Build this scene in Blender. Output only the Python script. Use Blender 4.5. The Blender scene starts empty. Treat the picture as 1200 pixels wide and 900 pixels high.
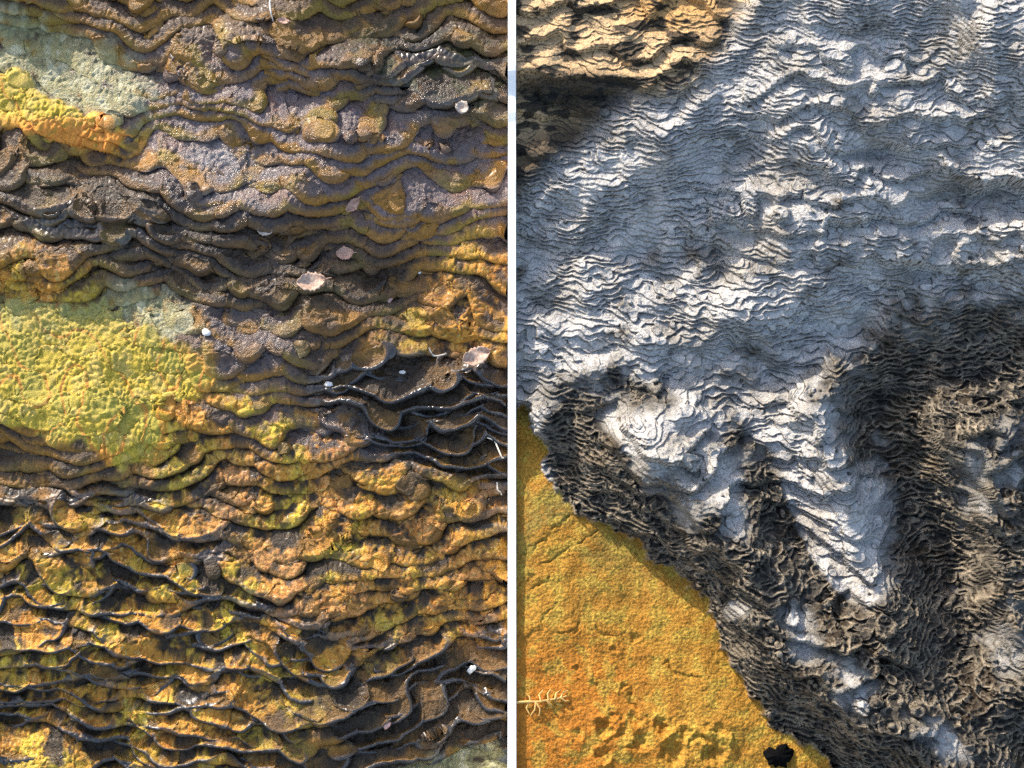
import bpy, math, random
import numpy as np
from mathutils import Vector

# ------------------------------------------------------------------ camera, sky, sun, exposure
sc = bpy.context.scene
PX = 0.002                       # metres per reference unit: lengths below are in units of 2 mm
SL = math.radians(25.0)          # mean slope of the hillside
CAM_EL = math.radians(58.0)      # how steeply the camera looks down on it
LENS = 50.0
FP = 1200.0 * LENS / 36.0        # focal length in reference units
DIST = FP
SUN_AZ = (-0.62, 0.78)           # horizontal direction towards the sun: from behind, left
SUN_EL = math.radians(30.0)

cam_d = bpy.data.cameras.new("camera")
cam = bpy.data.objects.new("camera", cam_d)
sc.collection.objects.link(cam)
cam_d.lens = LENS
cam_d.sensor_width = 36.0
cam_d.clip_start = 0.05
cam_d.clip_end = 1000.0
cam.location = (0, -math.cos(CAM_EL) * DIST * PX, math.sin(CAM_EL) * DIST * PX)
cam.rotation_euler = (math.pi / 2 - CAM_EL, 0, 0)
sc.camera = cam

world = bpy.data.worlds.new("World")
sc.world = world
world.use_nodes = True
nt = world.node_tree
nt.nodes.clear()
sky = nt.nodes.new("ShaderNodeTexSky")
sky.sky_type = 'NISHITA'
sky.sun_disc = False
sky.sun_elevation = SUN_EL
sky.sun_rotation = math.atan2(SUN_AZ[0], SUN_AZ[1])
sky.air_density = 1.0
sky.dust_density = 2.2
sky.ozone_density = 1.0
bgn = nt.nodes.new("ShaderNodeBackground")
bgn.inputs[1].default_value = 0.15
out = nt.nodes.new("ShaderNodeOutputWorld")
nt.links.new(sky.outputs[0], bgn.inputs[0])
nt.links.new(bgn.outputs[0], out.inputs[0])

sun_d = bpy.data.lights.new("sun", 'SUN')
sun_d.energy = 3.1
sun_d.angle = math.radians(0.6)
sun_d.color = (1.0, 0.93, 0.82)
sun = bpy.data.objects.new("sun", sun_d)
sc.collection.objects.link(sun)
az = Vector((SUN_AZ[0], SUN_AZ[1], 0)).normalized()
to_sun = Vector((az.x * math.cos(SUN_EL), az.y * math.cos(SUN_EL), math.sin(SUN_EL)))
sun.rotation_euler = to_sun.to_track_quat('Z', 'Y').to_euler()

sc.view_settings.view_transform = 'Standard'
sc.view_settings.look = 'None'
sc.view_settings.gamma = 1.0
sc.cycles.use_denoising = False
sc.view_settings.exposure = 1.18

# ------------------------------------------------------------------ numeric helpers
SS, CS = math.sin(SL), math.cos(SL)
N3 = np.array([0, -SS, CS])
V3 = np.array([0, CS, SS])
fwd = np.array([0, math.cos(CAM_EL), -math.sin(CAM_EL)])
upv = np.array([0, math.sin(CAM_EL), math.cos(CAM_EL)])
CP = -fwd * DIST


def place(u, v, w):
    """slope coordinates (right, up-slope, out of the slope) to world, reference units"""
    return u, v * CS - w * SS, v * SS + w * CS


def refmap(u, v, w):
    """layout coordinates (1200 x 900 plan) of a point of the slope"""
    x, y, z = place(u, v, w)
    y = y - CP[1]
    z = z - CP[2]
    d = y * fwd[1] + z * fwd[2]
    return 600 + FP * x / d, 450 - FP * (y * upv[1] + z * upv[2]) / d


rs = np.random.RandomState(7)
PERM = rs.permutation(1024).astype(np.int32)
PERM = np.concatenate([PERM, PERM])
GA = rs.rand(1024) * 2 * np.pi
GX, GY = np.cos(GA).astype(np.float32), np.sin(GA).astype(np.float32)
JX, JY = rs.rand(1024).astype(np.float32), rs.rand(1024).astype(np.float32)


def hsh(ix, iy):
    return PERM[(PERM[ix & 1023] + iy) & 1023]


def noise(x, y, s, seed=0):
    x = (x / s + seed * 17.31).astype(np.float32)
    y = (y / s + seed * 9.77).astype(np.float32)
    ix = np.floor(x).astype(np.int32)
    iy = np.floor(y).astype(np.int32)
    fx, fy = x - ix, y - iy

    def g(a, b):
        h = hsh(ix + a, iy + b)
        return GX[h] * (fx - a) + GY[h] * (fy - b)
    ux = fx * fx * fx * (fx * (fx * 6 - 15) + 10)
    uy = fy * fy * fy * (fy * (fy * 6 - 15) + 10)
    a = g(0, 0) * (1 - ux) + g(1, 0) * ux
    b = g(0, 1) * (1 - ux) + g(1, 1) * ux
    return (a * (1 - uy) + b * uy) * 1.5


def fbm(x, y, s, octs=3, seed=0):
    r = 0
    a = 1.0
    for i in range(octs):
        r = r + a * noise(x, y, s, seed + i * 3)
        s *= 0.5
        a *= 0.5
    return r


def worley(x, y, s, seed=0, jit=0.85, cellid=False):
    x = (x / s + seed * 31.7).astype(np.float32)
    y = (y / s + seed * 12.9).astype(np.float32)
    ix = np.floor(x).astype(np.int32)
    iy = np.floor(y).astype(np.int32)
    f1 = np.full(x.shape, 9.0, np.float32)
    f2 = f1.copy()
    cid = np.zeros(x.shape, np.int32)
    for a in (-1, 0, 1):
        for b in (-1, 0, 1):
            h = hsh(ix + a, iy + b)
            dx = ix + a + 0.5 + jit * (JX[h] - 0.5) - x
            dy = iy + b + 0.5 + jit * (JY[h] - 0.5) - y
            d = dx * dx + dy * dy
            m = d < f1
            f2 = np.where(m, f1, np.minimum(f2, d))
            f1 = np.where(m, d, f1)
            if cellid:
                cid = np.where(m, h, cid)
    if cellid:
        return np.sqrt(f1), np.sqrt(f2), cid
    return np.sqrt(f1), np.sqrt(f2)


def sst(a, b, x):
    t = np.clip((x - a) / (b - a), 0, 1)
    return t * t * (3 - 2 * t)


def ell(x, y, cx, cy, rx, ry, ang=0.0, soft=0.5):
    """soft ellipse mask: 1 inside, fading to 0"""
    a = math.radians(ang)
    dx, dy = x - cx, y - cy
    p = (dx * math.cos(a) + dy * math.sin(a)) / rx
    q = (-dx * math.sin(a) + dy * math.cos(a)) / ry
    r = np.sqrt(p * p + q * q)
    return 1 - sst(1 - soft, 1 + soft, r)


def polydist(x, y, pts, side=False):
    """signed distance to an open polyline (+ on its left when walking along it) """
    best = np.full(x.shape, 1e9)
    sgn = np.ones(x.shape)
    sid = np.ones(x.shape)
    for (x0, y0), (x1, y1) in zip(pts[:-1], pts[1:]):
        dx, dy = x1 - x0, y1 - y0
        L = dx * dx + dy * dy
        t = np.clip(((x - x0) * dx + (y - y0) * dy) / L, 0, 1)
        ex, ey = x - x0 - t * dx, y - y0 - t * dy
        d = ex * ex + ey * ey
        cr = dx * ey - dy * ex
        m = d < best
        best = np.where(m, d, best)
        sgn = np.where(m, np.where(cr >= 0, 1.0, -1.0), sgn)
        if side:
            sid = np.where(m, cr / np.sqrt(L * d + 1e-6), sid)
    if side:
        return np.sqrt(best), sid
    return np.sqrt(best) * sgn


def polymask(x, y, pts):
    """signed distance to a closed polygon, positive inside"""
    n = len(pts)
    best = np.full(x.shape, 1e9)
    ins = np.zeros(x.shape, bool)
    for i in range(n):
        x0, y0 = pts[i]
        x1, y1 = pts[(i + 1) % n]
        dx, dy = x1 - x0, y1 - y0
        L = dx * dx + dy * dy
        t = np.clip(((x - x0) * dx + (y - y0) * dy) / L, 0, 1)
        ex, ey = x - x0 - t * dx, y - y0 - t * dy
        best = np.minimum(best, ex * ex + ey * ey)
        if y0 != y1:
            c = ((y0 > y) != (y1 > y)) & (x < (x1 - x0) * (y - y0) / (y1 - y0) + x0)
            ins ^= c
    d = np.sqrt(best)
    return np.where(ins, d, -d)


def rgb(r, g, b):
    c = np.array([r, g, b], float) / 255.0
    return np.where(c <= 0.04045, c / 12.92, ((c + 0.055) / 1.055) ** 2.4).astype(np.float32)


def mixc(c, col, m):
    m = np.clip(m, 0, 1)[..., None].astype(np.float32)
    return c * (1 - m) + col * m


def axis(a, b, step, grow_lo=0.0, grow_hi=0.0):
    core = list(np.arange(a, b + step * 0.5, step))
    s, p, lo = step, core[0], []
    end = p - grow_lo
    while grow_lo and p > end:
        s = min(s * 1.07, 11)
        p -= s
        lo.append(p)
    s, p, hi = step, core[-1], []
    end = p + grow_hi
    while grow_hi and p < end:
        s = min(s * 1.07, 11)
        p += s
        hi.append(p)
    return np.array(lo[::-1] + core + hi, float)


def terrace(E, phase, step, ga, gb, alpha, lipw, riserw, liph, dip, nose=0.0, saw=0.0, dmax=0.46):
    """turn a smooth elevation E into ledges; returns elevation, fraction, riser end, lip end, ledge level"""
    gu = np.gradient(phase, axis=1) / ga
    gv = np.gradient(phase, axis=0) / gb
    g = np.sqrt(gu * gu + gv * gv) + 1e-6
    k = np.floor(phase)
    f = phase - k
    dl = np.clip(riserw * g, 0.10, dmax)
    lm = np.clip(lipw * g, 0.08, 0.34)
    tt = np.clip(f / dl, 0, 1)
    up = (1 - nose) * sst(0, 1, tt) + nose * np.sqrt(np.clip(1 - (1 - tt) ** 2, 0, 1))
    lip = sst(dl * 0.4, dl, f) * (1 - sst(dl + lm * 0.4, dl + lm, f))
    t = np.clip((f - dl) / (1 - dl), 0, 1)
    h = up * (1 + saw * (1 - t) ** 1.3 - dip * np.sin(np.pi * t) * (f > dl)) + liph * lip
    h = (1 - alpha) * h + alpha * f
    Q = E + step * (k + h - phase)
    return Q, f, dl, lm, lip, k, gu / g, gv / g, g


def union(results, bias):
    """overlap several families of ledges: the highest one shows"""
    best = results[0][0] + bias[0]
    sel = [a.copy() if hasattr(a, "copy") else a for a in results[0]]
    sel[0] = best
    idx = np.zeros(best.shape, np.int32)
    for n_, (r, b) in enumerate(zip(results[1:], bias[1:]), 1):
        q = r[0] + b
        m = q > sel[0]
        sel = [np.where(m, (q if i == 0 else r[i]), sel[i]) for i in range(9)]
        idx = np.where(m, n_, idx)
    return sel, idx


# ------------------------------------------------------------------ materials
def attr_mat(name, grain=700.0, bump=0.35, vary=0.25, spec=0.5, coat=0.0):
    m = bpy.data.materials.new(name)
    m.use_nodes = True
    n = m.node_tree.nodes
    l = m.node_tree.links
    b = n["Principled BSDF"]
    a = n.new("ShaderNodeVertexColor")
    a.layer_name = "pigment"
    tc = n.new("ShaderNodeTexCoord")
    nz = n.new("ShaderNodeTexNoise")
    nz.inputs["Scale"].default_value = grain
    nz.inputs["Detail"].default_value = 3.0
    nz.inputs["Roughness"].default_value = 0.65
    l.new(tc.outputs["Object"], nz.inputs["Vector"])
    mr = n.new("ShaderNodeMapRange")
    mr.inputs[1].default_value = 0.3
    mr.inputs[2].default_value = 0.7
    mr.inputs[3].default_value = 1 - vary
    mr.inputs[4].default_value = 1 + vary
    l.new(nz.outputs["Fac"], mr.inputs[0])
    mx = n.new("ShaderNodeVectorMath")
    mx.operation = 'SCALE'
    l.new(a.outputs["Color"], mx.inputs[0])
    l.new(mr.outputs[0], mx.inputs["Scale"])
    l.new(mx.outputs[0], b.inputs["Base Color"])
    l.new(a.outputs["Alpha"], b.inputs["Roughness"])
    bp = n.new("ShaderNodeBump")
    bp.inputs["Strength"].default_value = bump
    bp.inputs["Distance"].default_value = 0.006
    l.new(nz.outputs["Fac"], bp.inputs["Height"])
    l.new(bp.outputs[0], b.inputs["Normal"])
    b.inputs["Specular IOR Level"].default_value = spec
    b.inputs["Coat Weight"].default_value = coat
    b.inputs["Coat Roughness"].default_value = 0.22
    return m


def plain_mat(name, col, rough=0.6, vary=0.2, scale=60.0, bump=0.1, spec=0.5, col2=None):
    m = bpy.data.materials.new(name)
    m.use_nodes = True
    n = m.node_tree.nodes
    l = m.node_tree.links
    b = n["Principled BSDF"]
    tc = n.new("ShaderNodeTexCoord")
    nz = n.new("ShaderNodeTexNoise")
    nz.inputs["Scale"].default_value = scale
    nz.inputs["Detail"].default_value = 4.0
    l.new(tc.outputs["Object"], nz.inputs["Vector"])
    r = n.new("ShaderNodeValToRGB")
    r.color_ramp.elements[0].position = 0.3
    r.color_ramp.elements[1].position = 0.7
    c2 = col2 if col2 is not None else tuple(c * (1 + vary) for c in col)
    r.color_ramp.elements[0].color = (*[float(c * (1 - vary)) for c in col], 1)
    r.color_ramp.elements[1].color = (*[float(c) for c in c2], 1)
    l.new(nz.outputs["Fac"], r.inputs[0])
    l.new(r.outputs[0], b.inputs["Base Color"])
    b.inputs["Roughness"].default_value = rough
    b.inputs["Specular IOR Level"].default_value = spec
    bp = n.new("ShaderNodeBump")
    bp.inputs["Strength"].default_value = bump
    bp.inputs["Distance"].default_value = 0.003
    l.new(nz.outputs["Fac"], bp.inputs["Height"])
    l.new(bp.outputs[0], b.inputs["Normal"])
    return m


M_WET = attr_mat("wet_travertine", 210.0, 0.9, 0.30, 0.4, 0.07)
M_MAT = attr_mat("algae_growth", 230.0, 0.55, 0.3, 0.3)
M_RIM = attr_mat("wet_rim", 120.0, 0.25, 0.2, 0.7)
M_DRY = attr_mat("dry_travertine", 200.0, 0.8, 0.28, 0.08)
M_CRUST = attr_mat("orange_growth", 190.0, 0.7, 0.45, 0.2)
M_BODY = plain_mat("travertine_body", rgb(150, 140, 125), 0.8, 0.25, 12.0, 0.4)

# ------------------------------------------------------------------ object helpers
COL = sc.collection


def link(o, parent=None, label=None, cat=None, group=None, kind=None):
    COL.objects.link(o)
    if parent is not None:
        o.parent = parent
    if label:
        o["label"] = label
    if cat:
        o["category"] = cat
    if group:
        o["group"] = group
    if kind:
        o["kind"] = kind
    return o


def raw_mesh(name, co, faces, mat, col=None, smooth=True):
    me = bpy.data.meshes.new(name)
    n, k = faces.shape
    me.vertices.add(len(co))
    me.vertices.foreach_set("co", np.ascontiguousarray(co, np.float32).ravel())
    me.loops.add(n * k)
    me.loops.foreach_set("vertex_index", np.ascontiguousarray(faces, np.int32).ravel())
    me.polygons.add(n)
    me.polygons.foreach_set("loop_start", np.arange(0, n * k, k, dtype=np.int32))
    me.update(calc_edges=True)
    me.polygons.foreach_set("use_smooth", np.full(n, smooth, bool))
    if col is not None:
        a = me.color_attributes.new("pigment", 'FLOAT_COLOR', 'POINT')
        a.data.foreach_set("color", np.ascontiguousarray(col, np.float32).ravel())
    me.materials.append(mat)
    return me


class Sheet:
    def __init__(self, co, col, nv, nu):
        self.co = co.reshape(-1, 3)
        self.col = col.reshape(-1, 4)
        i = np.arange(nv * nu).reshape(nv, nu)
        self.quads = np.stack([i[:-1, :-1], i[:-1, 1:], i[1:, 1:], i[1:, :-1]], -1).reshape(-1, 4)
        self.remap = np.full(nv * nu, -1, np.int32)

    def part(self, name, sel, mat):
        q = self.quads[sel]
        vi = np.unique(q)
        self.remap[vi] = np.arange(len(vi), dtype=np.int32)
        me = raw_mesh(name, self.co[vi], self.remap[q], mat, self.col[vi])
        return bpy.data.objects.new(name, me)


def components(key):
    """4-connected components of equal key on a 2D array"""
    R, C = key.shape
    start = np.ones((R, C), bool)
    start[:, 1:] = key[:, 1:] != key[:, :-1]
    run = np.cumsum(start.ravel()).reshape(R, C) - 1
    par = list(range(run[-1, -1] + 1))

    def find(a):
        while par[a] != a:
            par[a] = par[par[a]]
            a = par[a]
        return a
    same = key[1:] == key[:-1]
    pa = run[:-1][same].astype(np.int64)
    pb = run[1:][same].astype(np.int64)
    pr = np.unique(pa * (len(par) + 1) + pb)
    for e in pr:
        a, b = find(int(e // (len(par) + 1))), find(int(e % (len(par) + 1)))
        if a != b:
            par[max(a, b)] = min(a, b)
    roots = np.array([find(i) for i in range(len(par))])
    _, inv = np.unique(roots, return_inverse=True)
    return inv[run]


def skirt(name, co, nv, nu, mat):
    """body of the terrace: side walls from the sheet's edge down to a closed underside"""
    c = co.reshape(nv, nu, 3)
    ring = np.concatenate([c[0, :-1], c[:-1, -1], c[-1, :0:-1], c[:0:-1, 0]])
    n = len(ring)
    low = ring.copy() - N3 * 0.9
    top = ring - N3 * 0.004
    verts = np.concatenate([top, low])
    i = np.arange(n)
    j = (i + 1) % n
    f = np.stack([i, i + n, j + n, j], -1)
    me = raw_mesh(name, verts, f, mat, None, False)
    return bpy.data.objects.new(name, me)


STEP_GRID = 1.04
MARGIN = 330

# ================================================================== LEFT SLOPE: wet ledges with algae
uL = axis(-612, -4, STEP_GRID, MARGIN, 0)
vL = axis(-462, 466, STEP_GRID * 0.98, MARGIN, MARGIN)
U, V = np.meshgrid(uL, vL)
GU = np.gradient(uL)[None, :]
GV = np.gradient(vL)[:, None]
X, Y = refmap(U, V, 0 * U)

YMAT = [(-60, 352), (40, 350), (110, 352), (150, 372), (205, 398), (250, 425), (256, 445), (232, 462), (205, 478),
        (196, 505), (178, 538), (150, 545), (115, 522), (60, 515), (30, 500), (-60, 500)]
UMAT = [(-60, 84), (20, 90), (70, 118), (118, 138), (150, 160), (110, 172), (60, 160), (-60, 128)]


def left_elev(X, Y, V):
    nx = X + 26 * noise(X, Y, 120, 1) + 9 * noise(X, Y, 42, 2)
    ny = Y + 24 * noise(X, Y, 130, 3) + 9 * noise(X, Y, 42, 4)
    E = SS * V
    E = E + 11 * fbm(X, Y, 190, 3, 5) + 0.035 * (X - 300)
    E = E + 16 * ell(X, Y, 330, 150, 170, 90, 15, 0.8) - 12 * ell(X, Y, 120, 130, 110, 60, 20, 0.8)

    def flat(E, cx, cy, rx, ry, ang, k, soft=0.45):
        m = ell(nx, ny, cx, cy, rx, ry, ang, soft)
        e0 = SS * (450 - cy)
        return E * (1 - k * m) + (e0 + 0.14 * (E - e0)) * (k * m)
    E = flat(E, 95, 415, 175, 115, 8, 0.55, 0.5)
    E = E - (12 + 6 * sst(450, 650, Y)) * sst(320, 600, X)
    E = flat(E, 85, 85, 95, 60, 25, 0.6)
    E = flat(E, 255, 190, 85, 58, 25, 0.75)
    E = flat(E, 380, 125, 110, 38, 12, 0.7)
    E = flat(E, 520, 215, 90, 40, 8, 0.6)
    E = flat(E, 360, 500, 60, 30, 10, 0.6)
    E = flat(E, 30, 285, 60, 30, 0, 0.5)
    E = flat(E, 120, 740, 90, 34, -5, 0.3)
    E = flat(E, 30, 880, 70, 40, 0, 0.7)
    E = flat(E, 560, 890, 110, 30, -12, 0.85)
    E = flat(E, 420, 640, 120, 30, 8, 0.2)
    return E


W = 0 * U
for _ in range(3):
    E = left_elev(X, Y, V)
    W = (E - SS * V) / CS
    X, Y = refmap(U, V, W)
E = left_elev(X, Y, V)

low = sst(430, 620, Y)                                   # lower half: thinner, longer ledges
step = 12.0
z = E / step
gsm = np.sqrt((np.gradient(E, axis=1) / GU) ** 2 + (np.gradient(E, axis=0) / GV) ** 2)
gk = np.clip(gsm / 0.36, 0.12, 1.2)
bumpy = ell(X, Y, 430, 640, 170, 100, 15, 0.4)
phases = []
for i in range(2):
    sd = 200 + 20 * i
    wav = 0.55 * noise(X * (1 - 0.2 * low), Y * 1.1, 66, sd) + 0.15 * noise(X, Y * 0.9, 32, sd + 1) + 0.03 * noise(X, Y, 13, sd + 2)
    f1, f2 = worley(X + 8 * noise(X, Y, 28, sd + 3), Y * 1.05 + 8 * noise(X, Y, 28, sd + 4), 58 - 8 * i, sd + 5)
    f1b, f2b = worley(X + 4 * noise(X, Y, 16, sd + 6), Y * 1.1, 27, sd + 7)
    scal = (0.55 - f1) * (1.0 - 0.45 * low) + (0.5 - f1b) * (0.07 + 0.2 * bumpy)
    phases.append(z + 0.5 * i + gk * (wav + scal) + 0.9 * noise(X, Y * 0.8, 170, sd + 8))
gold_zone = np.clip(ell(X, Y, 420, 640, 250, 150, 20, 0.35) + ell(X, Y, 130, 760, 240, 190, 0, 0.35)
                    + ell(X, Y, 560, 345, 70, 75, 0, 0.5) + ell(X, Y, 470, 395, 60, 30, 10, 0.5) * 0.7
                    + ell(X, Y, 280, 520, 120, 60, 20, 0.4)
                    + ell(X, Y, 30, 300, 95, 60, 10, 0.4) + ell(X, Y, 90, 145, 90, 28, 18, 0.4), 0, 1)
dark_zone = np.clip(ell(X, Y, 520, 480, 150, 62, 12, 0.4) + ell(X, Y, 520, 800, 150, 48, -8, 0.4)
                    + ell(X, Y, 520, 85, 110, 48, 12, 0.5) + 0.75 * ell(X, Y, 270, 300, 230, 60, 12, 0.5)
                    + 0.6 * ell(X, Y, 30, 230, 150, 50, 5, 0.5), 0, 1)
gold_zone = gold_zone * (1 - 0.85 * dark_zone)
grey_zone = np.clip(ell(X, Y, 380, 150, 260, 80, 12, 0.5) + ell(X, Y, 250, 190, 100, 62, 25, 0.4)
                    + 0.8 * ell(X, Y, 520, 230, 130, 55, 5, 0.5) + 0.7 * ell(X, Y, 340, 490, 70, 40, 10, 0.5)
                    + 0.6 * ell(X, Y, 290, 400, 70, 50, 10, 0.5), 0, 1)
warpx = X + 10 * noise(X, Y, 40, 21) + 5 * noise(X, Y, 16, 22)
warpy = Y + 10 * noise(X, Y, 40, 23) + 5 * noise(X, Y, 16, 24)
sc1, _ = worley(X, Y, 44, 27)
sc2, _ = worley(X, Y, 21, 28)
dY = polymask(warpx, warpy, YMAT) + 16 * (0.5 - sc1) + 7 * (0.5 - sc2)
dU = polymask(warpx, warpy, UMAT) + 10 * (0.5 - sc1) + 6 * (0.5 - sc2)
brk = 9 * noise(X, Y, 9, 29) * sst(420, 370, Y) * sst(250, 300, Y)
mat_m = np.maximum(sst(-4, 4, dY + brk), sst(-4, 4, dU))
rimzone = np.clip(sst(500, 640, Y) * (1 - 0.9 * bumpy) * sst(-0.6, -0.1, noise(X, Y * 1.6, 55, 25) + 0.25 * noise(X, Y, 20, 26)) + ell(X, Y, 520, 480, 150, 60, 12, 0.4) + 0.55 * dark_zone, 0, 1) * (1 - mat_m)

sage = np.clip(ell(X, Y, 105, 92, 75, 46, 25, 0.5) + ell(X, Y, 20, 60, 50, 55, 0, 0.5)
               + ell(X, Y, 175, 365, 55, 34, 10, 0.5) + ell(X, Y, 545, 895, 90, 22, -10, 0.6), 0, 1)
alpha = np.clip(0.16 + 0.6 * sage + 0.16 * grey_zone + 0.08 * low + 0.7 * mat_m * sst(2, 16, np.maximum(dY, dU)), 0, 0.9)
res = [terrace(E, p_, step, GU, GV, alpha, 3.4, ((19.0 - 4.0 * low) * (1 - rimzone) + 5.0 * rimzone) * (1 + 0.5 * noise(X, Y, 50, 20 + i)),
               0.12 * rimzone, 0.06 * rimzone, 0.95, 0.02 + 0.26 * rimzone, 0.72) for i, p_ in enumerate(phases)]
(Q, f, dl, lm, lip, k, gx, gy, g), fid = union(res, [step * (0.75 * noise(X, Y * 1.3, 95, 260 + i) - 0.32 * i * (1 - low)) for i in range(2)])
Q = E + (Q - E) * (1.45 - 0.25 * rimzone) - 0.3 * step
tread = sst(0.12, 0.4, f)

# lumps of growth on the treads, grain on the mats
lump1, lump1b = worley(X, Y, 11, 31)
lump2, _ = worley(X, Y, 5.2, 32)
crust = gold_zone * sst(-0.25, 0.25, noise(X, Y, 30, 33) + 0.5 * noise(X, Y, 12, 34) - 0.04 + 0.3 * (1 - f) + 0.3 * noise(X, Y, 5, 39)) \
    * sst(0.08, 0.18, f) * (1 - sst(0.5, 0.8, f + 0.25 * noise(X, Y, 9, 35)))
crust = np.clip(crust, 0, 1)
back = sst(0.75, 1.0, f)
w_micro = (Q - E) / CS
w_micro = w_micro + crust * (3.0 * (0.32 - lump1 ** 2) + 3.4 * (0.3 - lump2 ** 2) + 0.8)
w_micro = w_micro + (1 - crust) * tread * (2.6 * (0.3 - lump2 ** 2) + 1.0 * noise(X, Y, 7, 36)) + 0.6 * noise(X, Y, 3.3, 42)
dM = np.maximum(dY, dU)
w_micro = w_micro + mat_m * (1.0 + 7 * sst(-2, 14, dM) + 2.6 * noise(X, Y, 30, 37) + 1.8 * (0.3 - lump2 ** 2) + 1.6 * noise(X, Y, 4.2, 40)
                             + 1.6 * np.abs(noise(X * 1.6 + Y, Y - X * 0.4, 17, 38)))
w_micro = w_micro * np.where(mat_m > 0.01, 1 - 0.25 * mat_m, 1)
ov = sst(0.0, 0.05, f) * (5.2 * (1 - sst(0.15, 0.8, f)) * (1 - rimzone) + 5.0 * rimzone * (1 - sst(dl + lm, dl + lm + 0.35, f))) * np.clip(0.14 / g, 0.3, 1.4)
W = (E - SS * V) / CS + w_micro
UU = np.minimum(U - gx * ov, -3.2)
VV = V - gy * ov
px, py, pz = place(UU, VV, W)
coL = np.stack([px, py, pz], -1) * PX

# pigments
n1 = fbm(X, Y, 70, 3, 41)
n2 = fbm(X, Y, 18, 3, 43)
n3 = noise(X, Y, 4.5, 46)
ledge_rand = ((k * 0.618) % 1.0)
c = np.zeros(X.shape + (3,), np.float32) + rgb(98, 72, 50)
c = mixc(c, rgb(122, 92, 56), sst(-0.2, 0.5, n1))
c = mixc(c, rgb(78, 56, 40), sst(0.0, 0.6, -n2) * 0.7)
c = mixc(c, rgb(138, 120, 118), grey_zone * (0.75 + 0.35 * n2))
c = mixc(c, rgb(176, 162, 156), ell(X, Y, 265, 205, 60, 36, 30, 0.6) * (0.7 + 0.5 * n2))
c = mixc(c, rgb(150, 106, 84), grey_zone * sst(0.1, 0.6, n1) * 0.5)
c = mixc(c, rgb(62, 46, 26), dark_zone * 0.85)
c = mixc(c, rgb(58, 44, 22), low * 0.85)
c = mixc(c, rgb(72, 70, 28), ell(X, Y, 520, 80, 120, 50, 12, 0.5) * sst(-0.3, 0.4, n2) * 0.8)
# ochre edge of every ledge
ochre = sst(0.03, 0.12, f) * (1 - sst(0.30, 0.52, f + 0.12 * n2))
c = mixc(c, rgb(166, 116, 38), ochre * (0.85 - 0.5 * rimzone + 0.5 * noise(X, Y, 34, 49)) * (1 - 0.35 * dark_zone))
c = mixc(c, rgb(140, 128, 44), ochre * sst(0, 0.5, n1) * 0.5 * (1 - rimzone))
# golden growth
gc = np.zeros_like(c) + rgb(212, 144, 50)
gc = mixc(gc, rgb(226, 186, 58), sst(-0.1, 0.5, n1 + 0.5 * n2) * (0.35 + 0.65 * sst(560, 430, X)))
gc = mixc(gc, rgb(214, 148, 84), sst(0.1, 0.6, -n1 + 0.4 * n3) * 0.8 * ell(X, Y, 420, 620, 220, 130, 20, 0.4))
gc = mixc(gc, rgb(170, 104, 30), sst(0.15, 0.6, n2 + 0.5 * n3) * 0.8)
gc = mixc(gc, rgb(196, 172, 50), sst(0.1, 0.5, noise(X, Y, 36, 48)) * 0.45 * sst(360, 240, X))
gc = mixc(gc, rgb(84, 60, 20), sst(0.15, 0.45, noise(X, Y, 3.6, 47) + 0.3 * n2) * 0.6)
gc = mixc(gc, rgb(236, 206, 120), sst(0.3, 0.6, noise(X, Y, 3.1, 50)) * 0.5)
c = mixc(c, gc, crust)
# yellow-green mats and their sage and orange margins
sage = sage * sst(-0.5, 0.15, n2 + sage - 0.5)
c = mixc(c, rgb(158, 152, 104), sage * (0.85 + 0.4 * n2))
c = mixc(c, rgb(206, 196, 160), sage * sst(0.1, 0.5, n2) * 0.6)
yc = np.zeros_like(c) + rgb(192, 164, 56)
yc = mixc(yc, rgb(214, 182, 92), sst(-0.1, 0.5, n2))
yc = mixc(yc, rgb(170, 156, 66), sst(0.0, 0.5, n1 - 0.3 * n3) * 0.8)
yc = mixc(yc, rgb(214, 140, 56), np.clip(sst(14, 2, dY) * sst(-0.2, 0.3, n1) * sst(380, 420, Y), 0, 1) * 0.7)
yc = mixc(yc, rgb(232, 150, 64), sst(128, 150, Y) * sst(220, 200, Y))
crk = np.abs(noise(X, Y * 0.8, 46, 51))
yc = mixc(yc, rgb(206, 120, 52), sst(0.05, 0.02, crk) * 0.7)
yc = mixc(yc, rgb(150, 146, 92), sst(400, 352, Y + 26 * n2) * sst(240, 300, Y) * 0.8)
yc = mixc(yc, rgb(128, 122, 44), sst(0.15, 0.5, n3 + 0.5 * n2) * 0.55)
c = mixc(c, yc, mat_m)
# dark wet rims
rimm = rimzone * sst(0.01, 0.04, f) * (1 - sst(dl * 1.0, dl * 1.1 + lm * 0.35, f))
c = mixc(c, rgb(66, 66, 68), rimm * 0.97)
c = c * (1 + 0.22 * n3[..., None])
c = c * (1 - 0.30 * (1 - np.clip(mat_m + 0.7 * sage + 0.7 * crust + 0.35 * ochre, 0, 1)))[..., None]
rough = 0.46 + 0.25 * crust + 0.25 * mat_m - 0.16 * rimm - 0.18 * grey_zone + 0.12 * n2 - 0.08 * dark_zone
film = np.clip(ell(X, Y, 380, 492, 42, 24, 10, 0.6) + ell(X, Y, 436, 516, 22, 20, 0, 0.6) + ell(X, Y, 480, 536, 20, 14, 0, 0.6) + ell(X, Y, 490, 122, 56, 18, 8, 0.6)
               + ell(X, Y, 536, 175, 34, 20, 30, 0.6) + 0.8 * ell(X, Y, 290, 400, 55, 42, 0, 0.6) + 0.8 * ell(X, Y, 290, 205, 40, 22, 0, 0.6), 0, 1)
film = film * sst(-0.35, 0.1, n2) * (1 - mat_m)
rough = rough * (1 - film) + 0.14 * film
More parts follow.
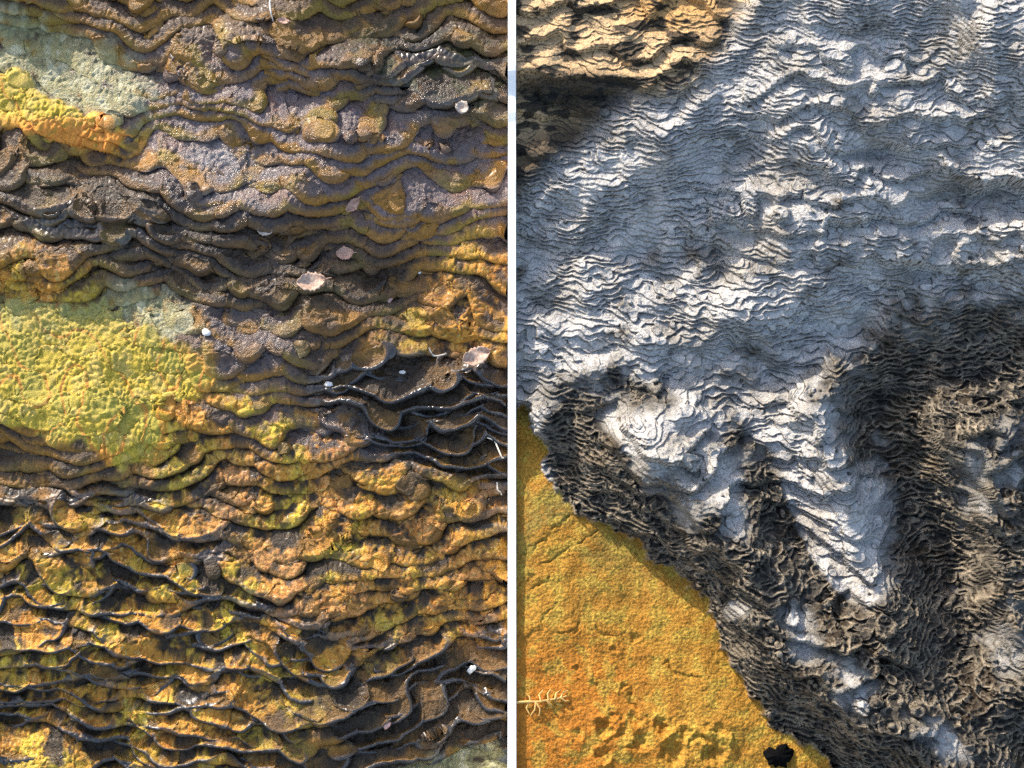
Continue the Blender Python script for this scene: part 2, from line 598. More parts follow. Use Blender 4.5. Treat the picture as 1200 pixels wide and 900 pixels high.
c = mixc(c, rgb(92, 84, 82), film * 0.6)
colL = np.concatenate([np.clip(c, 0.004, 0.9), np.clip(rough, 0.16, 0.9)[..., None]], -1)

shL = Sheet(coL, colL, *X.shape)


def cellavg(a):
    return 0.25 * (a[:-1, :-1] + a[1:, :-1] + a[:-1, 1:] + a[1:, 1:])


kc = (k * 3 + fid)[:-1, :-1].astype(np.int32)
matc = cellavg(mat_m) > 0.5
upper = cellavg(Y) < 250
key = np.where(matc, np.where(upper, -5000, -6000), kc)
comp = components(key).ravel()
area = np.bincount(comp)
keyf = key.ravel()
ckey = np.zeros(len(area), int)
ckey[comp] = keyf
rim_face = (cellavg(rimm) > 0.5).ravel()
inframe = ((cellavg(X) > -15) & (cellavg(Y) > -15) & (cellavg(Y) < 915)).ravel()
area_in = np.bincount(comp, weights=inframe.astype(float), minlength=len(area))

slopeL = skirt("travertine_slope", coL, *X.shape, M_BODY)
link(slopeL, kind="structure", label="wet brown and golden travertine slope of wavy ledges left of the white board")
order = np.argsort(comp, kind='stable')
bounds = np.concatenate([[0], np.cumsum(area)])
rank = np.argsort(-area_in)
chosen = [i for i in rank if area_in[i] >= 120 and ckey[i] > -4000][:290]
is_big = np.zeros(len(area), bool)
is_big[chosen] = True
for i in chosen:
    sel = order[bounds[i]:bounds[i + 1]]
    rm = rim_face[sel]
    body = sel[~rm]
    if len(body) < 20:
        body, rm = sel, np.zeros(len(sel), bool)
    o = link(shL.part("ledge", body, M_WET), slopeL)
    if rm.sum() > 40:
        link(shL.part("rim", sel[rm], M_RIM), o)
rest = ~is_big[comp] & (keyf > -4000)
link(shL.part("small_ledges", np.nonzero(rest)[0], M_WET), slopeL, kind="stuff")
o = shL.part("algae_mat", np.nonzero(keyf == -6000)[0], M_MAT)
link(o, label="large yellow-green algae mat spread over the left ledges, orange at its edge", cat="algae mat", kind="stuff")
o = shL.part("algae_mat", np.nonzero(keyf == -5000)[0], M_MAT)
link(o, label="small yellow and orange algae mat in the upper left corner below pale green film", cat="algae mat", kind="stuff")
XL, YL, coLs = X, Y, coL
print("left ledges", len(chosen), "of", len(area))

# ================================================================== RIGHT SLOPE: dry grey mounds, orange flat
uR = axis(4, 612, 1.16, 0, MARGIN)
vR = axis(-462, 466, 0.82, MARGIN, MARGIN)
U, V = np.meshgrid(uR, vR)
GU = np.gradient(uR)[None, :]
GV = np.gradient(vR)[:, None]
X, Y = refmap(U, V, 0 * U)

SHORE = [(560, 440), (607, 486), (636, 520), (640, 556), (668, 596), (712, 620), (752, 652), (800, 672), (824, 706), (840, 752),
         (872, 800), (905, 850), (948, 890), (985, 940), (1050, 1050), (1100, 1300)]
RIDGE_A = [(772, 535),  (835, 600), (885, 690), (950, 770), (1015, 835), (1090, 870), (1150, 960)]
RIDGE_B = [(950, 480), (985, 580), (1010, 650), (1040, 720)]
RIDGE_C = [(1145, 525), (1178, 610), (1180, 700), (1220, 800)]
HOLLOW = [(540, 310), (620, 256), (698, 188), (758, 150), (812, 126), (862, 80), (890, 40), (910, -20), (960, -300)]


def ridge(X, Y, pts, h, wl, wr):
    d, sd = polydist(X, Y, pts, True)             # side +1 is lower left of the crest
    w = wl * (1 + sd) / 2 + wr * (1 - sd) / 2
    return h * np.exp(-(d / w) ** 1.8)


def right_elev(X, Y, V):
    qx = X + 16 * noise(X, Y, 90, 61) + 7 * noise(X, Y, 36, 62)
    qy = Y + 16 * noise(X, Y, 90, 63) + 7 * noise(X, Y, 36, 64)
    E = SS * V + 10 + 0.11 * (X - 860) * sst(480, 220, Y) + 0.07 * np.clip(V, 0, 900)
    E = E + 42 * sst(600, 920, Y)
    E = E + ridge(qx, qy, RIDGE_A, 92, 56, 74)
    E = E + ridge(qx, qy, RIDGE_B, 58, 42, 52)
    E = E + ridge(qx, qy, RIDGE_C, 60, 44, 66)
    for cx, cy, rx, ry, a, h in ((640, 490, 30, 30, 0, 26), (648, 385, 46, 30, 0, 15), (745, 352, 40, 26, 0, 12), (740, 190, 110, 50, -25, 22), (730, 310, 90, 40, 0, -14),
                                 (865, 372, 55, 34, 0, 30), (765, 400, 46, 30, 10, 22), (690, 330, 60, 36, -10, 16), (690, 440, 40, 24, 0, 18), (950, 340, 60, 30, 15, 18), (1010, 420, 40, 26, 10, 16), (850, 180, 40, 60, 20, -16), (1085, 110, 34, 70, -30, -18), (960, 180, 60, 26, 10, 14), (905, 250, 50, 30, 20, 14), (1010, 105, 110, 40, 10, 18),
                                 (1000, 290, 120, 26, 15, 10), (1120, 215, 120, 40, 8, 12), (1180, 60, 60, 60, 0, 14),
                                 (1075, 830, 40, 30, 20, 16)):
        E = E + h * np.exp(-(((X - cx) * math.cos(math.radians(a)) + (Y - cy) * math.sin(math.radians(a))) / rx) ** 2
                           - ((-(X - cx) * math.sin(math.radians(a)) + (Y - cy) * math.cos(math.radians(a))) / ry) ** 2)
    E = E - 4 * ell(X, Y, 900, 630, 34, 150, -28, 0.9) - 18 * ell(X, Y, 1080, 620, 45, 140, -18, 0.9)

    def flat(E, cx, cy, rx, ry, ang, k, soft=0.5):
        m = ell(qx, qy, cx, cy, rx, ry, ang, soft)
        e0 = SS * (450 - cy)
        return E * (1 - k * m) + (e0 + 10 + 0.15 * (E - e0)) * (k * m)
    E = flat(E, 1165, 245, 90, 22, 5, 0.7)
    E = flat(E, 1040, 205, 60, 26, 25, 0.6)
    E = flat(E, 1110, 330, 60, 14, 8, 0.6)
    E = E + 13 * fbm(X, Y, 120, 3, 65) + 9 * (0.4 - np.abs(noise(qx, qy, 60, 66))) * sst(700, 500, Y)
    # the low wet hollow behind, upper left
    dh = polydist(qx, qy, HOLLOW)
    hol = sst(6, 46, -dh)
    E = E - hol * (6 - 12 * sst(740, 600, X))
    cl = polydist(qx, qy, [(560, 92), (620, 92), (700, 112), (780, 118), (830, 100)])
    m2 = hol * sst(15, -15, cl)
    E = E * (1 - 0.85 * m2) + 0.85 * m2 * (181 + 0.16 * (95 - Y) + 0.25 * (E - SS * V))
    # the orange flat
    ds = polydist(qx, qy, SHORE) + 5 * noise(X, Y, 15, 68) + 3 * noise(X, Y, 6, 69)
    m = sst(-9, 2, ds)
    Em = -106 + 0.21 * (900 - Y) + 5 * noise(X, Y, 110, 67)
    E = E * (1 - m) + Em * m
    return E, hol, ds


for _ in range(3):
    E, hol, ds = right_elev(X, Y, V)
    X, Y = refmap(U, V, (E - SS * V) / CS)
E, hol, ds = right_elev(X, Y, V)
flatm = sst(-2, 1.5, ds)                                   # orange flat

# broad plates first, fine ledges after
cstep = 15.0
pc = (SS * V + 0.4 * (E - SS * V)) / cstep + 0.6 * noise(X, Y, 70, 71) + 0.3 * noise(X, Y, 28, 72)
f1, f2 = worley(X + 6 * noise(X, Y, 25, 73), Y, 44, 74)
pc = pc + (0.5 - f1) * 0.7
Qc, fc, *_r = terrace(E, pc, cstep, GU, GV, 0.15, 3, 4, 0.02, 0.02, 0.3, 0.25)
plates = np.clip(ell(X, Y, 1010, 125, 130, 75, 12, 0.5) + 0.75 * ell(X, Y, 800, 570, 80, 130, -35, 0.4)
                 + ell(X, Y, 960, 600, 60, 170, -18, 0.5) * 0.4 + ell(X, Y, 1060, 260, 150, 70, 10, 0.5)
                 + ell(X, Y, 1000, 800, 120, 60, 40, 0.5) + 0.4 * hol + ell(X, Y, 1170, 560, 60, 90, 0, 0.5)
                 + ell(X, Y, 880, 260, 70, 50, 20, 0.5) * 0.8 + 0.2, 0, 1) * (1 - flatm) * (1 - 0.4 * sst(430, 330, Y) * (1 - hol))
E2 = E + (Qc - E) * plates
veff = np.clip(V + (0.42 * (E - SS * V) + 0.6 * (Qc - E) * plates) / SS, -1100, 1100)
spacing = (1650 - veff) / 185.0                       # ledges are finer up the slope
fstep = spacing * SS
pfs = []
for i in range(2):
    sd = 300 + 20 * i
    f1, f2 = worley(X + 4 * noise(X, Y, 14, sd), Y * 1.2, 24 - 5 * i, sd + 1)
    pfs.append(-185.0 * np.log((1650 - veff) / 1650) + 0.45 * i + 0.9 * noise(X, Y, 30, sd + 2) + 1.8 * noise(X, Y, 110, sd + 4)
               + 0.25 * noise(X, Y, 12, sd + 3) + (0.5 - f1) * 1.1)
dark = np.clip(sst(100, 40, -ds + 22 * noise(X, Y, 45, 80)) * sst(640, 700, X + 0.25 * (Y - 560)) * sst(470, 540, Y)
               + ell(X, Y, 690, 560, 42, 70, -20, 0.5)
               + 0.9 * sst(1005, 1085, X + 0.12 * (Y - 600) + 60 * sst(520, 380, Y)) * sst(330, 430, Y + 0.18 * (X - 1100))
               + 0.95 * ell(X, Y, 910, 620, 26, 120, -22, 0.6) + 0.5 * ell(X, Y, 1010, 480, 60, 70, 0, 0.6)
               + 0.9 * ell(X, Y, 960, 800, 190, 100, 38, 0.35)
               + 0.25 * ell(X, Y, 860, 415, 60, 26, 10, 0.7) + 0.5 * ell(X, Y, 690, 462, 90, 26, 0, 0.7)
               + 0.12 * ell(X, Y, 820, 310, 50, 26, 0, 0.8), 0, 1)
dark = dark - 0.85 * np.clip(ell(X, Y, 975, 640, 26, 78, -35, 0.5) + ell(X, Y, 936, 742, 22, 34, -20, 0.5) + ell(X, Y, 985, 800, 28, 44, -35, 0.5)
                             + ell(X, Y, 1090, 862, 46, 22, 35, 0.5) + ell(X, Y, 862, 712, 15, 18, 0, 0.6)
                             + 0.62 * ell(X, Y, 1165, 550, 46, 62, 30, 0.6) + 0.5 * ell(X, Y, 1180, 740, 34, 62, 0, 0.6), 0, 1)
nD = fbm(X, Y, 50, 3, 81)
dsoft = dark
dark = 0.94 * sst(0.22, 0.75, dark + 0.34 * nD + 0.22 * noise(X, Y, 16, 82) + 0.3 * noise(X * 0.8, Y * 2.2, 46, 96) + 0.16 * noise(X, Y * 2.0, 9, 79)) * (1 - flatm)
plate_top = sst(0.35, 0.85, plates) * sst(0.3, 0.42, fc) * (1 - dark)
alpha = np.clip(0.2 - 0.1 * dark + 0.42 * plate_top + 0.45 * sst(0.05, 0.5, noise(X, Y * 1.4, 64, 99)) * (1 - dark), 0, 0.9) * (1 - flatm) + flatm
res = [terrace(E2, p_, fstep, GU, GV, alpha, 1.6, 2.2, 0.12, 0.05, 0.3, 0.7 + 0.4 * dark) for p_ in pfs]
(Q, f, dl, lm, lip, k, gx, gy, g), fid = union(res, [fstep * 1.1 * noise(X, Y, 34, 360 + i) for i in range(2)])
# small cups with raised rims on the scaly flanks
cf1, cf2 = worley(X * 0.75 + 3 * noise(X, Y, 9, 83), Y + 3 * noise(X, Y, 9, 84), 7.5, 85)
cuprim = sst(0.30, 0.04, cf2 - cf1)
sp1, _ = worley(X, Y, 3.6, 86)
wmic = (Q - E) / CS
wmic = wmic + (1 - flatm) * (dark * (1.5 * cuprim) + (1 - dark) * 0.35 * cuprim)
wmic = wmic + (1 - flatm) * (0.9 * (0.5 - sp1) + 0.5 * noise(X, Y, 5, 87))
# orange flat: grain, dimples, cracks
g1, _ = worley(X, Y, 6.0, 88)
g2, _ = worley(X, Y, 3.2, 89)
wm = 0.7 * (0.5 - g1) + 0.8 * (0.5 - g2) + 1.5 * fbm(X, Y, 28, 3, 90)
CRACKS = [[(612, 752), (636, 738), (640, 722), (655, 704)], [(655, 738), (668, 742), (680, 732)], [(700, 738), (716, 748)],
          [(782, 778), (788, 788), (806, 794), (820, 798)], [(606, 660), (640, 628), (668, 604)], [(606, 690), (650, 652), (700, 622)],
          [(620, 712), (626, 690), (640, 676)], [(700, 785), (696, 805), (704, 812)],
          [(735, 816), (748, 828)], [(757, 838), (762, 848)]]
wx = X + 5 * noise(X, Y, 16, 91) + 3 * noise(X, Y, 6, 93)
wy = Y + 5 * noise(X, Y, 16, 92) + 3 * noise(X, Y, 6, 94)
for pl in CRACKS:
    wm = wm - 2.6 * (0.6 + 0.8 * noise(X, Y, 14, 95)) * np.exp(-(polydist(wx, wy, pl) / 1.7) ** 2)
for cx, cy, r, d in ((708, 852, 8, 7), (748, 868, 9, 7), (776, 852, 8, 8), (789, 880, 12, 9), (838, 880, 12, 9), (843, 858, 8, 6),
                     (706, 884, 7, 6), (732, 858, 7, 4), (676, 858, 6, 3), (745, 842, 6, 4), (820, 864, 7, 5), (722, 762, 4, 3), (828, 864, 6, 5),
                     (716, 838, 5, 4), (744, 747, 5, 3), (677, 785, 4, 3), (728, 806, 4, 3), (802, 860, 6, 5)):
    rr = np.sqrt((wx - cx) ** 2 + (wy - cy) ** 2) / r
    wm = wm - 0.62 * d * np.exp(-rr ** 2) + 0.3 * d * np.exp(-((rr - 1.6) / 0.5) ** 2)
wmic = wmic * (1 - flatm) + flatm * wm
W = (E - SS * V) / CS + wmic
ov = 1.7 * sst(0, dl * 0.5, f) * (1 - sst(dl + lm, dl + lm + 0.3, f)) * (1 - flatm) * (1 - alpha)
UU = np.maximum(U - gx * ov, 3.2)
VV = V - gy * ov
px, py, pz = place(UU, VV, W)
coR = np.stack([px, py, pz], -1) * PX

# pigments
n1 = fbm(X, Y, 80, 3, 101)
n2 = fbm(X, Y, 20, 3, 103)
n3 = noise(X, Y, 4.0, 106)
edge = sst(dl * 0.5, dl, f) * (1 - sst(dl + lm * 0.6, dl + lm * 1.2, f))
c = np.zeros(X.shape + (3,), np.float32) + rgb(188, 183, 176)
c = mixc(c, rgb(158, 150, 138), sst(0.0, 0.6, n1 + 0.4 * n2) * 0.7)
c = mixc(c, rgb(202, 196, 188), sst(0.1, 0.6, n2) * 0.6)
c = mixc(c, rgb(110, 102, 90), sst(0.25, 0.6, n3 + 0.3 * n2) * 0.5)
front = 1 - sst(dl * 0.55, dl * 0.95, f)  # ledge fronts: dark film, deepened in colour to draw shade lines
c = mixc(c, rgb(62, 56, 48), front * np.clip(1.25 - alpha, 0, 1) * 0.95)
c = mixc(c, rgb(104, 98, 88), sst(0.0, 0.45, dsoft + 0.25 * nD + 0.15 * n2) * 0.75 * (1 - flatm))
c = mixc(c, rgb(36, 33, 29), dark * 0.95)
c = mixc(c, rgb(60, 46, 30), dark * sst(0.1, 0.5, n1) * 0.6)
pale = np.clip(edge * (1 - alpha) * 1.3 + cuprim * 0.35, 0, 1)  # lip and cup rims painted pale, as if lit
c = mixc(c, rgb(176, 160, 136), dark * pale * (0.45 + 0.4 * n2))
# tan and umber hollow
hc = np.zeros_like(c) + rgb(206, 172, 128)
hc = mixc(hc, rgb(200, 150, 84), ell(X, Y, 790, 10, 60, 30, 0, 0.6) * 0.7)
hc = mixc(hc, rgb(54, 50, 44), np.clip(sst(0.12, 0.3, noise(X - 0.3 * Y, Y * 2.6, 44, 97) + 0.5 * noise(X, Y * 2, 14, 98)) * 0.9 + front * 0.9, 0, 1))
hc = mixc(hc, rgb(48, 46, 42), np.clip(ell(X, Y, 680, 110, 90, 24, 5, 0.5) + ell(X, Y, 660, 190, 80, 45, -30, 0.5)
                                      + ell(X, Y, 860, 60, 40, 40, 0, 0.6) * 0.7, 0, 1) * 0.9)
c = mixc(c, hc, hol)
# orange flat
oc = np.zeros_like(c) + rgb(176, 128, 46)
oc = mixc(oc, rgb(186, 116, 36), sst(700, 800, Y + 30 * n1) * sst(800, 680, X + 40 * n2))
oc = mixc(oc, rgb(136, 116, 54), sst(-0.4, 0.4, n1 + 0.3 * n2) * sst(740, 600, Y) * 0.9)  # olive painted in for shade towards the top of the flat
oc = mixc(oc, rgb(186, 160, 66), sst(0.0, 0.5, n2) * 0.5)
oc = mixc(oc, rgb(150, 100, 30), sst(0.2, 0.7, -n2 + 0.5 * n3) * 0.6)
oc = mixc(oc, rgb(120, 88, 30), sst(0.2, 0.55, noise(X, Y, 3.4, 107) + 0.3 * n2) * 0.6)
c = mixc(c, oc, flatm)
c = c * (1 + 0.2 * n3[..., None])
rough = 0.75 - 0.2 * hol + 0.0 * flatm + 0.05 * n2
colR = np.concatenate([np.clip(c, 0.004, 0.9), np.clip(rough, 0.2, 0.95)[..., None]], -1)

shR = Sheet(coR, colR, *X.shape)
kc = (k * 2 + fid)[:-1, :-1].astype(np.int32)
fm = cellavg(flatm) > 0.5
key = np.where(fm, -6000, kc)
comp = components(key).ravel()
area = np.bincount(comp)
keyf = key.ravel()
ckey = np.zeros(len(area), int)
ckey[comp] = keyf
inframe = ((cellavg(X) < 1215) & (cellavg(Y) > -15) & (cellavg(Y) < 915)).ravel()
area_in = np.bincount(comp, weights=inframe.astype(float), minlength=len(area))
moundR = skirt("travertine_mound", coR, *X.shape, M_BODY)
link(moundR, kind="structure", label="dry grey travertine mounds with fine scaly ledges right of the white board")
order = np.argsort(comp, kind='stable')
bounds = np.concatenate([[0], np.cumsum(area)])
rank = np.argsort(-area_in)
chosen = [i for i in rank if area_in[i] >= 60 and ckey[i] > -4000][:298]
is_big = np.zeros(len(area), bool)
is_big[chosen] = True
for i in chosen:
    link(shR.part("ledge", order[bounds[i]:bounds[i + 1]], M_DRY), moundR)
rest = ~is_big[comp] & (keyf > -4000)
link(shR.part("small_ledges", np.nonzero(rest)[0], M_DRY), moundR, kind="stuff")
o = shR.part("algae_flat", np.nonzero(keyf == -6000)[0], M_CRUST)
link(o, label="orange-yellow grainy algae flat at the foot of the grey travertine mound", cat="algae mat", kind="stuff")
XR, YR, coRs = X, Y, coR
print("right ledges", len(chosen), "of", len(area))


# ------------------------------------------------------------------ white divider added between the slopes, top tilted to catch the sun
def surf(x, y):
    """world point on the finished surface at a plan position, and the local normal"""
    XX, YY, cc = (XL, YL, coLs) if x < 600 else (XR, YR, coRs)
    i = np.argmin((XX - x) ** 2 + (YY - y) ** 2)
    return Vector(cc.reshape(-1, 3)[i])


EdgeV = np.linspace(-790, 790, 317)
top = []
for v in EdgeV:
    wl = np.interp(v, vL, np.max(((coLs @ N3) / PX)[:, -34:], axis=1))
    wr = np.interp(v, vR, np.max(((coRs @ N3) / PX)[:, :12], axis=1))
    top.append(max(wl + 13, wr + 0.5))
top = np.array(top)
ker = np.ones(5) / 5
tp = np.pad(top, 20, mode='edge')
tmax = np.array([tp[i + 18:i + 23].max() for i in range(len(top))])
tmax = np.convolve(np.pad(tmax, 2, mode='edge'), ker, 'valid') + 0.4
vv, ff = [], []
B = 1.2
for v, t in zip(EdgeV, tmax):
    for u, w in ((-4.7, -60), (-4.7, t - 1), (-4.5, t - 0.6), (4.3, t + 3.4), (4.7, t + 3.0), (4.7, -60)):
        p = place(u, v, w)
        vv.append([p[0] * PX, p[1] * PX, p[2] * PX])
for i in range(len(EdgeV) - 1):
    for j in range(6):
        a, b = i * 6 + j, i * 6 + (j + 1) % 6
        ff.append([a, a + 6, b + 6, b])
me = raw_mesh("added_divider", np.array(vv), np.array(ff), plain_mat("divider_white", (0.92, 0.92, 0.91), 0.5, 0.01, 40, 0.02), None, False)
link(bpy.data.objects.new("added_divider", me), label="thin white board added on edge to part the two slopes", cat="board")

# ------------------------------------------------------------------ ground far around
gxs = np.concatenate([-np.geomspace(120, 2.2, 24), np.linspace(-2, 2, 15), np.geomspace(2.2, 120, 24)])
gys = gxs.copy()
A, Bm = np.meshgrid(gxs, gys)
yy = np.clip(Bm, -2.6, 4.0)
Z = yy * math.tan(SL) + 0.03 * (Bm - yy) - 0.30 + 0.05 * noise(A, Bm, 1.3, 3) + 0.25 * noise(A, Bm, 9, 4) * sst(3, 8, np.hypot(A, Bm))
i = np.arange(A.size).reshape(A.shape)
q = np.stack([i[:-1, :-1], i[:-1, 1:], i[1:, 1:], i[1:, :-1]], -1).reshape(-1, 4)
me = raw_mesh("ground", np.stack([A, Bm, Z], -1).reshape(-1, 3), q, M_BODY)
link(bpy.data.objects.new("ground", me), kind="structure")


# ------------------------------------------------------------------ fallen leaves, needles, twig, small bits
def basis(x, y, spread=5, flatten=0.0):
    """frame on the finished surface: origin, right, up-slope, outward normal (smoothed over `spread` units)"""
    p = surf(x, y)
    a, b = surf(x - spread, y), surf(x + spread, y)
    c_, d_ = surf(x, y + spread), surf(x, y - spread)
    r = (b - a).normalized()
    n = r.cross((d_ - c_)).normalized()
    n = (n + 1.2 * Vector(N3) + 1.6 * Vector((0, 0, 1)) + flatten * Vector(to_sun)).normalized()
    r = (r - n * r.dot(n)).normalized()
    return p, r, n.cross(r), n


def leaf_mesh(name, length, width, curl, cup, seed, mat):
    rr = random.Random(seed)
    NL, NW = 16, 8
    vs, fs = [], []
    jag = [1 + rr.uniform(-0.16, 0.12) for _ in range(NL + 1)]
    jag2 = [1 + rr.uniform(-0.16, 0.12) for _ in range(NL + 1)]
    for i in range(NL + 1):
        t = i / NL
        w = width * 0.5 * (math.sin(math.pi * min(1, t * 0.97 + 0.015)) ** 0.62)
        for j in range(NW + 1):
            q = j / NW * 2 - 1
            yy_ = q * w * (jag[i] if q > 0 else jag2[i])
            xx_ = (t - 0.5) * length
            zz_ = cup * abs(q) ** 1.6 * width + 0.05 * width * math.sin(9 * t + 3 * q + seed) + 0.03 * width * abs(math.sin(14 * (t + 0.35 * abs(q)))) * abs(q)
            if curl:
                th = xx_ * curl / length
                R_ = length / curl
                xx_, zz_ = (R_ - zz_) * math.sin(th), R_ - (R_ - zz_) * math.cos(th)
            vs.append((xx_ * PX, yy_ * PX, zz_ * PX))
    for i in range(NL):
        for j in range(NW):
            a = i * (NW + 1) + j
            fs.append((a, a + NW + 1, a + NW + 2, a + 1))
    me = raw_mesh(name, np.array(vs), np.array(fs), mat)
    o = bpy.data.objects.new(name, me)
    md = o.modifiers.new("thickness", 'SOLIDIFY')
    md.thickness = 0.7 * PX
    return o


def tube(name, pts, radii, mat, sides=7):
    pts = [Vector(p) for p in pts]
    vs, fs = [], []
    n = len(pts)
    for i, p in enumerate(pts):
        t = (pts[min(i + 1, n - 1)] - pts[max(i - 1, 0)]).normalized()
        a = t.orthogonal().normalized()
        b = t.cross(a)
        for j in range(sides):
            th = 2 * math.pi * j / sides
            vs.append(p + (a * math.cos(th) + b * math.sin(th)) * radii[i])
    for i in range(n - 1):
        for j in range(sides):
            k_ = (j + 1) % sides
            fs.append((i * sides + j, i * sides + k_, (i + 1) * sides + k_, (i + 1) * sides + j))
    return bpy.data.objects.new(name, raw_mesh(name, np.array([list(v) for v in vs]), np.array(fs), mat))


def put(o, x, y, ang, lift=2.0, tilt=0.0, spread=9):
    from mathutils import Matrix
    p, r, u, n = basis(x, y, spread)
    m = Matrix((r, u, n)).transposed().to_4x4()
    m.translation = p + n * lift * PX
    o.matrix_world = m @ Matrix.Rotation(math.radians(ang), 4, 'Z') @ Matrix.Rotation(math.radians(tilt), 4, 'X')
    return o


LEAF_A = plain_mat("dried_leaf", rgb(176, 136, 112), 0.6, 0.2, 160.0, 0.5, 0.3, rgb(206, 180, 158))
LEAF_B = plain_mat("bleached_leaf", rgb(190, 166, 146), 0.6, 0.1, 260.0, 0.4, 0.3, rgb(206, 196, 184))
PINK = plain_mat("pink_leaf", rgb(170, 126, 106), 0.6, 0.15, 260.0, 0.5, 0.3, rgb(196, 160, 138))
NEEDLE = plain_mat("bleached_needle", rgb(226, 216, 200), 0.5, 0.1, 200.0, 0.1)
PETIOLE = plain_mat("leaf_stalk", rgb(190, 150, 128), 0.6, 0.15, 200.0, 0.1)
G_LEAF = "dried leaves fallen on the wet ledges"
for x, y, L_, w_, ang, curl, cup, mat, lab in (
        (366, 330, 34, 25, 12, 0.5, 0.10, LEAF_A, "largest pale dried leaf, pinkish rim, lying across dark ledges left of centre"),
        (562, 415, 34, 23, 28, 0.5, 0.12, LEAF_A, "pale veined dried leaf on dark ledges close to the white board"),
        (409, 294, 21, 17, -8, 0.7, 0.12, PINK, "small pink crumpled leaf resting above the largest pale leaf"),
        (412, 237, 21, 12, 62, 0.7, 0.16, PINK, "narrow pinkish leaf standing up against a grey ledge"),
        (312, 272, 18, 12, -5, 0.8, 0.14, LEAF_B, "small whitish oval leaf lying on a brown ledge"),
        (540, 126, 26, 17, 20, 3.6, 0.10, LEAF_B, "curled white leaf like a small shell on the grey upper ledges"),
        (333, 26, 15, 8, -12, 0.8, 0.14, PINK, "tiny tan leaf beside a curved needle at the top edge")):
    o = leaf_mesh("leaf", L_, w_, curl, cup, int(x), mat)
    link(o, label=lab, cat="leaf", group=G_LEAF)
    put(o, x, y, ang, 5.0)
    st = tube("stalk", [((L_ * 0.5 + q * 0.34 * L_ - 2) * PX * 0.9, math.sin(q * 2) * 0.05 * L_ * PX, (0.6 + (curl and L_ * 0.5 * (1 - math.cos(curl / 2)) / curl * 1.2)) * PX) for q in (0, 0.35, 0.7, 1.0)],
              [0.9 * PX, 0.7 * PX, 0.6 * PX, 0.45 * PX], PETIOLE, 5)
    if curl < 3:
        link(st, o)


def needle(pts, rad, lab):
    ps = [surf(x, y) + Vector(N3) * (h + 2.0) * PX for x, y, h in pts]
    # smooth the polyline
    sm = []
    for i in range(len(ps) - 1):
        p0, p1, p2, p3 = ps[max(i - 1, 0)], ps[i], ps[i + 1], ps[min(i + 2, len(ps) - 1)]
        for q in range(5):
            t = q / 5
            sm.append(0.5 * ((2 * p1) + (p2 - p0) * t + (2 * p0 - 5 * p1 + 4 * p2 - p3) * t * t + (3 * p1 - p0 - 3 * p2 + p3) * t ** 3))
    sm.append(ps[-1])
    n = len(sm)
    o = tube("pine_needle", sm, [rad * PX * (0.45 + 0.55 * math.sin(math.pi * (0.12 + 0.85 * i / n))) for i in range(n)], NEEDLE, 6)
    link(o, label=lab, cat="needle", group="bleached pine needles")


needle([(319, -6, 5), (317, 6, 5), (318, 16, 4), (321, 26, 1)], 1.1, "curved white needle hanging down from the top edge")
needle([(575, 508, 4), (580, 518, 5), (586, 530, 4), (590, 534, 3)], 0.9, "bent pale needle across grey rims beside the white board")
needle([(584, 560, 3), (583, 568, 5), (586, 576, 4), (588, 581, 2)], 1.0, "short hooked white needle low beside the white board")
needle([(506, 404, 4), (510, 411, 5), (516, 413, 5), (522, 408, 3)], 0.9, "small curled pale needle left of the veined leaf")


def pebble(name, x, y, rx, ry, rz, ang, mat, lab, cat, group=None, rough=0.18, seg=14, lift=0.3):
    vs, fs = [], []
    rows = seg // 2 + 1
    rr = random.Random(int(x * 7 + y))
    ph = [rr.uniform(0, 6.28) for _ in range(6)]
    for i in range(rows):
        a = math.pi * i / (rows - 1)
        for j in range(seg):
            b = 2 * math.pi * j / seg
            k_ = 1 + rough * (0.35 * math.sin(9 * b + 2 * a + ph[3]) + 0.3 * math.sin(13 * b - a + ph[4]) + math.sin(2 * b + ph[0]) * math.sin(a) + 0.6 * math.sin(3 * b + 2 * a + ph[1]) + 0.4 * math.sin(5 * b - 3 * a + ph[2])) * math.sin(a)
            vs.append((math.sin(a) * math.cos(b) * rx * k_ * PX, math.sin(a) * math.sin(b) * ry * k_ * PX, math.cos(a) * rz * k_ * PX))
    for i in range(rows - 1):
        for j in range(seg):
            k_ = (j + 1) % seg
            fs.append((i * seg + j, (i + 1) * seg + j, (i + 1) * seg + k_, i * seg + k_))
    o = bpy.data.objects.new(name, raw_mesh(name, np.array(vs), np.array(fs), mat))
    link(o, label=lab, cat=cat, group=group)
    put(o, x, y, ang, lift)
    return o


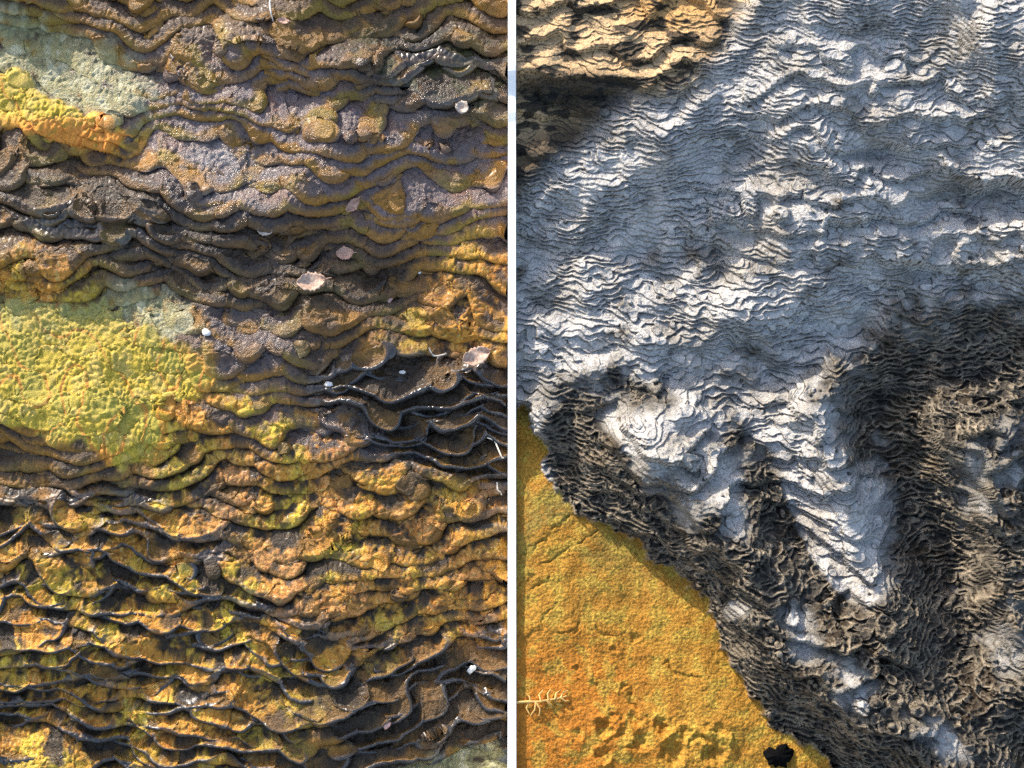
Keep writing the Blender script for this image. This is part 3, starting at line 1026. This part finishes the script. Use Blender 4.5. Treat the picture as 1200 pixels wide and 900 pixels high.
SEED = plain_mat("pink_seed", rgb(206, 160, 146), 0.5, 0.15, 200.0, 0.2)
CHIP = plain_mat("white_chip", rgb(226, 220, 212), 0.5, 0.12, 300.0, 0.4)
BLACK = plain_mat("dull_black", (0.006, 0.006, 0.006), 0.95, 0.2, 200.0, 0.8, 0.0)
G_SEED = "pale seeds and chips caught on the left ledges"
for x, y, rx, ry, ang, mat, lab in (
        (457, 343, 5, 2.6, 20, SEED, "pink seed caught on a dark ledge right of the largest leaf"),
        (400, 437, 5.5, 2.6, -5, SEED, "pinkish seed in the dark crowded ledges above the blue-grey wet patch"),
        (387, 446, 6, 2.8, 0, CHIP, "pale flat chip just below the pinkish seed"),
        (451, 297, 3.2, 2.8, 0, CHIP, "small white chip right of the pink crumpled leaf"),
        (491, 317, 3.2, 2.6, 0, CHIP, "small white chip on a yellow-rimmed ledge below the grey band"),
        (250, 387, 5.5, 4.5, 30, CHIP, "white crystal chip right of the yellow-green mat"),
        (556, 776, 5.5, 4.2, 25, CHIP, "white chip in the lower golden ledges close to the white board"),
        (450, 843, 5, 3.4, 0, SEED, "mauve seed on a dark rim near the bottom"),
        (472, 437, 4, 2.2, 10, CHIP, "pale sliver in the dark crowded ledges left of the veined leaf")):
    pebble("seed" if mat is SEED else "chip", x, y, rx, ry, 1.8, ang, mat, lab, "seed" if mat is SEED else "chip", G_SEED, lift=1.6)
pebble("black_lump", 913, 886, 13, 13, 8, 10, BLACK, "ragged black lump on the orange flat at the foot of the mound", "lump", None, 0.2, 60)  # dark spot built as a solid ragged black lump

# sprig on the orange flat
SPRIG = plain_mat("pale_sprig", rgb(210, 170, 96), 0.6, 0.15, 200.0, 0.2)
from mathutils import Matrix
sp = bpy.data.objects.new("conifer_sprig", None)
link(sp, label="pale yellow branching conifer sprig lying on the orange flat", cat="sprig")
sp.location = surf(634, 823)


def spart(name, pts, rad, taper=0.5):
    ps = [surf(x, y) + Vector(N3) * h * PX - sp.location for x, y, h in pts]
    o = tube(name, ps, [rad * PX * (1 - (1 - taper) * i / (len(ps) - 1)) for i in range(len(ps))], SPRIG, 6)
    link(o, sp)


spart("stem", [(606, 823, 3), (618, 822, 3.6), (630, 822, 4), (642, 820, 4), (654, 818, 3.6), (664, 815, 3)], 1.6)
for a in ([(621, 822, 3.5), (617, 829, 4), (620, 836, 3)], [(622, 822, 3.5), (620, 815, 4.5), (614, 812, 3)],
          [(628, 822, 4), (627, 831, 4.5), (622, 838, 3)], [(628, 822, 4), (633, 830, 4.5), (632, 838, 3)],
          [(634, 822, 4), (632, 814, 4.5), (636, 808, 3.5)], [(640, 820, 4), (646, 826, 4.5), (649, 830, 3)],
          [(643, 820, 4), (641, 813, 4.5), (645, 807, 3.5)], [(649, 819, 4), (653, 824, 4), (658, 826, 3)],
          [(650, 819, 4), (652, 812, 4.5), (657, 808, 3.5)], [(657, 817, 3.6), (661, 821, 4), (666, 821, 3)],
          [(657, 817, 3.6), (660, 811, 4), (665, 809, 3)]):
    spart("twiglet", a, 1.25)
